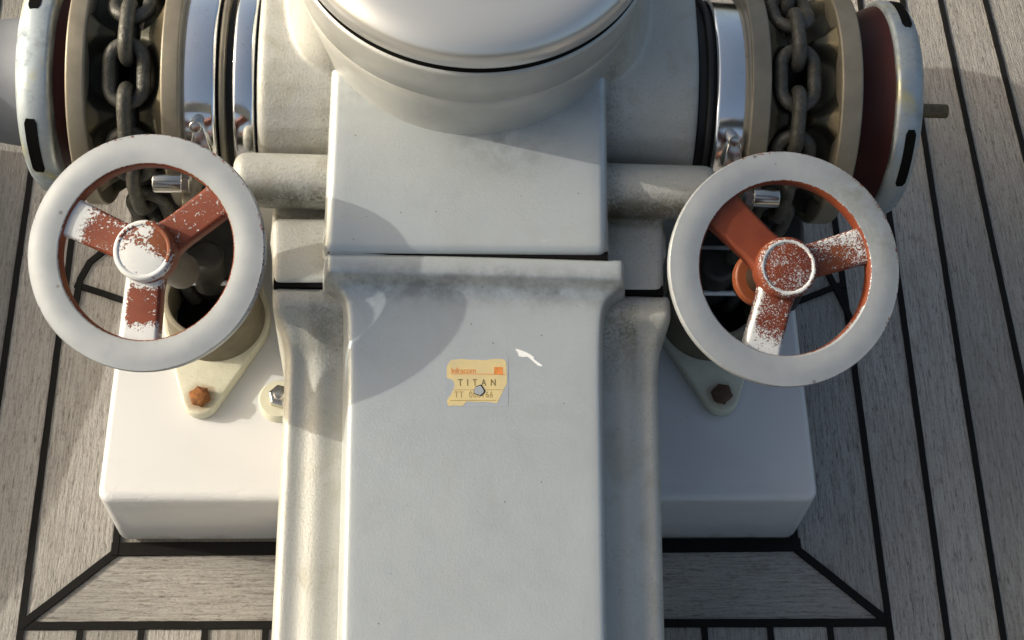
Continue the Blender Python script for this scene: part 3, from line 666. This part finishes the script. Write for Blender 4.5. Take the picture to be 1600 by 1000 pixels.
# --- handwheels ---------------------------------------------------
def gauss(x, y, cx, cy, sx_, sy_=None): return math.exp(-((x-cx)/sx_)**2-((y-cy)/(sy_ or sx_))**2)
SHAFT = mat_simple('oily_brown_shaft', (.035, .024, .015), .45, .3, .3, 80)
def handwheel(cpx, cpy, z_loc, rpx, lat, theta, angs, side):
    c = G(cpx, cpy, z_loc); cw = MW @ c; tocam = (CAM-cw).normalized()
    l = (RT*lat[0]+UP*lat[1]); l = (l - tocam*l.dot(tocam)).normalized()
    n = tocam*math.cos(theta) + l*math.sin(theta)
    xd = (RT - n*RT.dot(n)).normalized(); yd = n.cross(xd)
    depth = (cw-CAM).dot(FW); Ro = rpx/FPX*depth
    h = empty('handwheel'); h.parent = W
    h.matrix_world = Matrix(((xd.x, yd.x, n.x, cw.x), (xd.y, yd.y, n.y, cw.y), (xd.z, yd.z, n.z, cw.z), (0, 0, 0, 1)))
    h.matrix_parent_inverse = Matrix.Identity(4); h.matrix_basis = MI @ h.matrix_world
    Ri = Ro*.735; Rm = (Ro+Ri)/2; zf = (Vector((0, 0, 0)), Vector((0, 0, 1)), Vector((1, 0, 0)), Vector((0, 1, 0)))
    # rim section: broad convex face, rolled outer edge, deep inner skirt
    sec = [(-.0130, Ri+.0035), (-.0125, Ri+.0012), (-.0105, Ri), (-.006, Ri-.0003), (-.0020, Ri), (-.0008, Ri+.0004), (-.0001, Ri+.0012)]
    sec += [(-.0001+.0008*math.sin(math.pi*k/10)-.0001*k/10, Ri+.0012+(Ro-.0016-Ri-.0012)*k/10) for k in range(1, 11)]
    sec += [(-.0003, Ro-.0007), (-.0014, Ro-.0001), (-.0040, Ro), (-.0075, Ro-.0003), (-.0090, Ro-.0014), (-.0098, Ro-.005), (-.010, Rm)]
    bm = bmesh.new(); lathe(bm, sec, zf, 256, True)
    for v in bm.verts:
        v.co += noise.noise_vector(v.co*30)*.0003
    rim = link('rim', bm, None, h, mats=[FL[side][0]], auto=32)
    def chip_rim(p):
        r = math.hypot(p.x, p.y); a = math.degrees(math.atan2(p.y, p.x)) % 360
        e = (r-Ri)*1000
        base = -.35 + e*.62 + max(0, (p.z*1000+1.5))*.25
        if side == 0:
            if 120 < a < 300: base += .45*math.sin(R_(a-120))
        else:
            if 200 < a < 335: base += .75
            if 335 < a or a < 120: base -= .1
        if r > Ro-.0016: base = .62 + (.25 if 120 < a < 330 else 0)
        elif r > Ro-.003: base = min(base, 1.05)
        return max(-1., min(2.0, base))
    setattr_f(rim, 'chip', chip_rim)
    setattr_f(rim, 'worn', (lambda p: (.9*max(0, min(1, gauss(math.degrees(math.atan2(p.y, p.x)), 0, 32, 0, 30, 1)*1.3)) if math.hypot(p.x, p.y) > Ri+.002 else 0)) if side else (lambda p: .55*max(0, 1-(math.hypot(p.x, p.y)-Ri)/.004)))
    # hub
    rh = Ro*.262
    hs = [(-.016, 0), (-.016, rh*.86), (-.010, rh*.98), (-.004, rh*1.0), (.0030, rh*.985), (.0048, rh*.95), (.0058, rh*.89), (.0058, rh*.82), (.0051, rh*.775), (.0053, rh*.72), (.0058, rh*.5), (.0060, rh*.25), (.006, 0)]
    hs2 = []
    for (a, b), (c_, d) in zip(hs, hs[1:]):
        for k in range(4): hs2.append((a+(c_-a)*k/4, b+(d-b)*k/4))
    hs2.append(hs[-1])
    bm = bmesh.new(); lathe(bm, hs2, zf, 96)
    hub = link('hub', bm, None, h, mats=[FL[side][1]], auto=60)
    if side == 0:
        def ch(p):
            x, y = p.x/rh, p.y/rh
            v = .30 + 1.25*gauss(x, y, -.25, -.20, .50, .36) + .95*gauss(x, y, .22, -.48, .42, .26) + .7*gauss(x, y, .02, .60, .24, .17) + (.75 if x < .1 else 0)*gauss(math.hypot(x, y), 0, 1.0, 0, .16, 1) - .25*gauss(x, y, .6, .35, .4) + .45*gauss(math.atan2(y, x), 0, -1.4, 0, .9, 1)*gauss(math.hypot(x, y), 0, .92, 0, .16, 1)
            if p.z < .001: v -= .9 if x > -.2 else .15
            return v
    else:
        def ch(p):
            r = math.hypot(p.x, p.y)/rh
            v = .28 + .55*gauss(r, 0, .83, 0, .055) + .16*gauss(p.x/rh, p.y/rh, .3, -.5, .55)
            if p.z < .002: v -= .55
            if p.x < 0 and p.y > 0 and p.z > .0: v += .1
            return v
    setattr_f(hub, 'chip', ch); setattr_f(hub, 'worn', lambda p: 0.0)
    # spokes
    for si, (an, w0, w1) in enumerate(angs):
        a = R_(an); d = Vector((math.cos(a), math.sin(a), 0)); t = Vector((-d.y, d.x, 0)); rows = []; info = []
        r0, r1 = rh*.7, Ri+.0035; N = 44
        for k in range(N+1):
            f = k/N; r = r0+(r1-r0)*f; wv = (w0+(w1-w0)*f + .0035*max(0, (f-.82)/.18)**2 + .003*max(0, (.25-f)/.25)**2)/2
            zt = -.0030 - .0008*math.sin(math.pi*f); row = []
            cs = [(-1, -.0095), (-1, -.006), (-1, -.003), (-.97, -.0012), (-.90, -.0003)] + [(-.85+1.7*j/20, .0004*(1-(-.85+1.7*j/20)**2)) for j in range(21)] + [(.90, -.0003), (.97, -.0012), (1, -.003), (1, -.006), (1, -.0095)]
            for u, dz in cs: row.append(d*r + t*(wv*u) + Vector((0, 0, zt+dz)))
            rows.append(row)
        bm = bmesh.new(); loft(bm, rows, True, True)
        sp = link('spoke', bm, None, h, mats=[FL[side][2]], auto=70)
        def chs(p, si=si, d=d, t=t):
            f = (p.dot(d)-rh)/(Ri-rh); u = p.dot(t)/(w0/2)
            if side == 0:
                if si == 0: v = .17 + .22*gauss(f, u, .35, 1.0, .35, .3) + .08*gauss(f, u, 1, 0, .4, 2)
                elif si == 1: v = .22 + .75*max(0, min(1, (f-.50)*3.2)) + .18*gauss(f, u, .1, -1, .4, .5)
                else: v = .12 + .8*max(0, min(1, (f-.62)*4.)) + .7*gauss(f, u, -.02, 0, .13, 2) + .6*gauss(f, u, .4, -1.05, 2, .22) + .25*gauss(f, u, .4, .7, .4, .2)
            else:
                if si == 0: v = .34 + .28*gauss(f, u, .5, .8, .5, .35) + .15*gauss(f, u, .9, 0, .25, 2) - .2*gauss(f, u, .1, -.8, .3, .6)
                elif si == 1: v = .03
                else: v = .30 + .55*max(0, min(1, (f-.45)*2.0)) + .5*gauss(f, u, .5, -1.0, 1, .25) + .1*gauss(f, u, .1, 0, .2, 2)
            if p.z < -.0062: v -= .3
            return v
        setattr_f(sp, 'chip', chs); setattr_f(sp, 'worn', lambda p: 0.0)
    # shaft behind the hub
    bm = bmesh.new(); lathe(bm, rnd_prof(-.085, -.014, rh*.62, .002, 0), zf, 64); link('shaft', bm, SHAFT, h, auto=50)
    if side: 
        bm = bmesh.new(); lathe(bm, rnd_prof(-.058, -.048, rh*.98, .002, 0), zf, 64); link('shaft_collar', bm, mat_simple('orange_primer', (.20, .05, .015), .5, 0, .2, 60), h, auto=50)
    return h, n
FL = {0: [mat_flake('flaking_rim_paint', 1.3, 1, ((.40, .42, .43), (.34, .36, .375)), 1.35, .35), mat_flake('flaking_hub_paint', 5.1, .8, amp=1.9), mat_flake('flaking_spoke_paint', 9.7, amp=1.9)],
      1: [mat_flake('flaking_rim_paint_worn', 21.3, 1, ((.40, .42, .43), (.34, .36, .375)), 1.35, .35), mat_flake('speckled_hub_paint', 3.9, 1.8), mat_flake('speckled_spoke_paint', 14.7, 1.5)]}
hwL, nL = handwheel(227, 393, .0795, 188.5, (-.88, .47), R_(19), [(37, .0215, .0225), (155, .0225, .0250), (266, .0215, .0235)], 0)
hwR, nR = handwheel(1228, 419, .0795, 186, (.92, .38), R_(19), [(17, .0215, .0240), (136, .0245, .0275), (254, .0225, .0245)], 1)
hwL['label'] = 'handwheel with mostly white hub'; hwR['label'] = 'handwheel with speckled red hub'

# --- sticker on the lower cover
K = 240/1600.
def sp_(x, y, dz=.0): 
    g = G(640+x*K, 520+y*K, .035, -.19, S12); return Vector((g.x, g.y, g.z+.0006+dz*.35))
def sheet(name, pts, mat, dz, parent=W, th=.0003):
    bm = bmesh.new(); prism(bm, [sp_(x, y, dz) for x, y in pts][::-1], (0, 0, -th)); return link(name, bm, mat, parent, smooth=False)
sheet('adhesive_residue', [(368, 258), (1028, 262), (1026, 772), (370, 775)], RESID, .00022)
out = [(385, 360), (405, 320), (430, 288), (490, 283), (560, 276), (600, 287), (690, 285), (780, 292), (860, 277), (950, 276), (985, 284), (1004, 310), (1012, 392), (1014, 480), (1008, 545), (985, 585), (960, 640), (935, 690), (912, 738), (800, 722), (700, 726), (592, 720), (570, 752), (540, 770), (470, 762), (405, 770), (390, 735), (392, 700), (420, 660), (445, 620), (462, 580), (470, 545), (458, 508), (430, 488), (388, 474)]
stk = sheet('label_sticker', out, YEL, .00045)
stk['label'] = 'torn yellow paper label'
for pts in ([(430, 436), (860, 440), (1000, 445), (1000, 438), (860, 433), (430, 429)], [(455, 603), (965, 601), (968, 596), (455, 598)], [(425, 714), (900, 712), (905, 706), (425, 707)]):
    sheet('printed_line', pts[::-1], INK_O if pts[0][1] < 500 else INK_F, .0006, th=.0001)
sheet('printed_mark', [(880, 362), (880, 440), (972, 440), (972, 362)][::-1], INK_O, .0006, th=.0001)
def text(body_, x, y, hgt, mat, name, spacing=1.0, sx_=1.0, font_off=0.):
    cu = bpy.data.curves.new(name, 'FONT'); cu.body = body_; cu.size = 1; cu.space_character = spacing; cu.offset = font_off
    o = bpy.data.objects.new(name, cu); C.objects.link(o)
    dg = bpy.context.evaluated_depsgraph_get(); dg.update(); me = bpy.data.meshes.new_from_object(o.evaluated_get(dg)); C.objects.unlink(o); bpy.data.objects.remove(o)
    for v_ in me.vertices:
        px, py = v_.co.x*hgt/.72*sx_, v_.co.y*hgt/.72
        v_.co = sp_(x+px, y-py, .0007)
    me.materials.append(mat); t = bpy.data.objects.new(name, me); C.objects.link(t); t.parent = W; return t
text('TITAN', 505, 556, 70, INK_G, 'printed_text', 2.15, .78, .012)
text('TT  000166', 465, 680, 66, INK_F, 'printed_text', 1.16, .80, .0)
text('lnfracom', 430, 424, 56, INK_O, 'printed_text', .95, 1.0, .012)
hole = [(728+58*math.cos(t)*(1+.12*math.sin(3*t)), 605+56*math.sin(t)*(1+.12*math.cos(5*t))) for t in [2*math.pi*k/22 for k in range(22)]]
sheet('label_hole', hole[::-1], BLACK, .0008, th=.0001)
hole = [(722+48*math.cos(t)*(1+.12*math.sin(3*t)), 606+46*math.sin(t)*(1+.12*math.cos(5*t))) for t in [2*math.pi*k/22 for k in range(22)]]
sheet('rivet', hole[::-1], COVER, .0010, th=.0001)
sheet('paint_chip', [(1098, 170), (1140, 178), (1210, 205), (1262, 232), (1300, 262), (1290, 275), (1385, 345), (1380, 356), (1340, 345), (1262, 278), (1230, 252), (1180, 256), (1140, 250), (1130, 215)], CHIPW, .0001)

# ---------------------------------------------------------------- anchor chains
def link_mesh():
    bm = bmesh.new(); wr = .0049; hl = (.0294+2*wr)/2 - .0115; hwid = .0115; pts = []
    for k in range(13):
        t = -math.pi/2+math.pi*k/12; pts.append((Vector((hl+hwid*math.cos(t), hwid*math.sin(t), 0)), Vector((math.cos(t), math.sin(t), 0))))
    for k in range(13):
        t = math.pi/2+math.pi*k/12; pts.append((Vector((-hl+hwid*math.cos(t), hwid*math.sin(t), 0)), Vector((math.cos(t), math.sin(t), 0))))
    rows = [[p+(n*math.cos(a)+Vector((0, 0, 1))*math.sin(a))*wr for a in [2*math.pi*i/14 for i in range(14)]] for p, n in pts]
    rows.append(rows[0]); loft(bm, rows, True); bmesh.ops.remove_doubles(bm, verts=bm.verts, dist=1e-6)
    me = bpy.data.meshes.new('chain_link'); bmesh.ops.recalc_face_normals(bm, faces=bm.faces); bm.to_mesh(me); bm.free()
    for p in me.polygons: p.use_smooth = True
    me.materials.append(CHAIN); return me
LM = link_mesh()
def chain(xm, flat_deg, tube, label):
    root = empty('anchor_chain'); root.matrix_world = MW; tag(root, label, 'chain', 'anchor chains over the gypsies')
    a = flat_deg; k = 0
    seq = [flat_deg+22.5*j for j in range(5, -20, -1)]
    tb = MI @ (tube.location+Vector((0, 0, .0)))
    k = 5; items = []
    for ang in seq:
        if ang < 12: break
        t = R_(ang); p = Vector((xm, -RC*math.cos(t), RC*math.sin(t))); tan = Vector((0, math.sin(t), math.cos(t))); nor = Vector((0, -math.cos(t), math.sin(t)))
        items.append((p, tan, nor, k % 2 == 1)); k -= 1   # parity: flat where k odd (k=5 at start -> flat_deg has j=0 ...)
    p, tan, nor, fl = items[-1]; end = Vector((tb.x*.75+xm*.25, -.085, -.15)); L = (end-p).length
    n = int(L/.0294); cur = p.copy()
    d = (end-p).normalized(); 
    for i in range(1, n+1):
        w_ = min(1, i/2.5); dd = (-tan*(1-w_)+d*w_).normalized(); cur = cur+dd*.0294
        nn = (Vector((0, -1, 0))-dd*dd.dot(Vector((0, -1, 0)))).normalized(); fl = not fl
        items.append((cur.copy(), dd, nn, fl))
    par = items[5][3]
    for i, (p, tan, nor, fl) in enumerate(items):
        flat = (i % 2 == 1)            # items[5] is flat_deg (j=0)
        o = bpy.data.objects.new('chain_link', LM); C.objects.link(o); o.parent = root
        X = tan.normalized(); Z = nor.normalized() if flat else X.cross(nor).normalized(); Y = Z.cross(X)
        jit = Matrix.Rotation(R_(random.uniform(-5, 5)), 4, 'X')
        o.matrix_basis = Matrix(((X.x, Y.x, Z.x, p.x), (X.y, Y.y, Z.y, p.y), (X.z, Y.z, Z.z, p.z), (0, 0, 0, 1))) @ jit
    return root
chain(xmL+.001, 60, tubeL, 'dark galvanised anchor chain over the left gypsy beside the stained chrome warping flange')
chain(xmR-.004, 69, tubeR, 'dark galvanised anchor chain over the right gypsy beside the wide dark red cone')
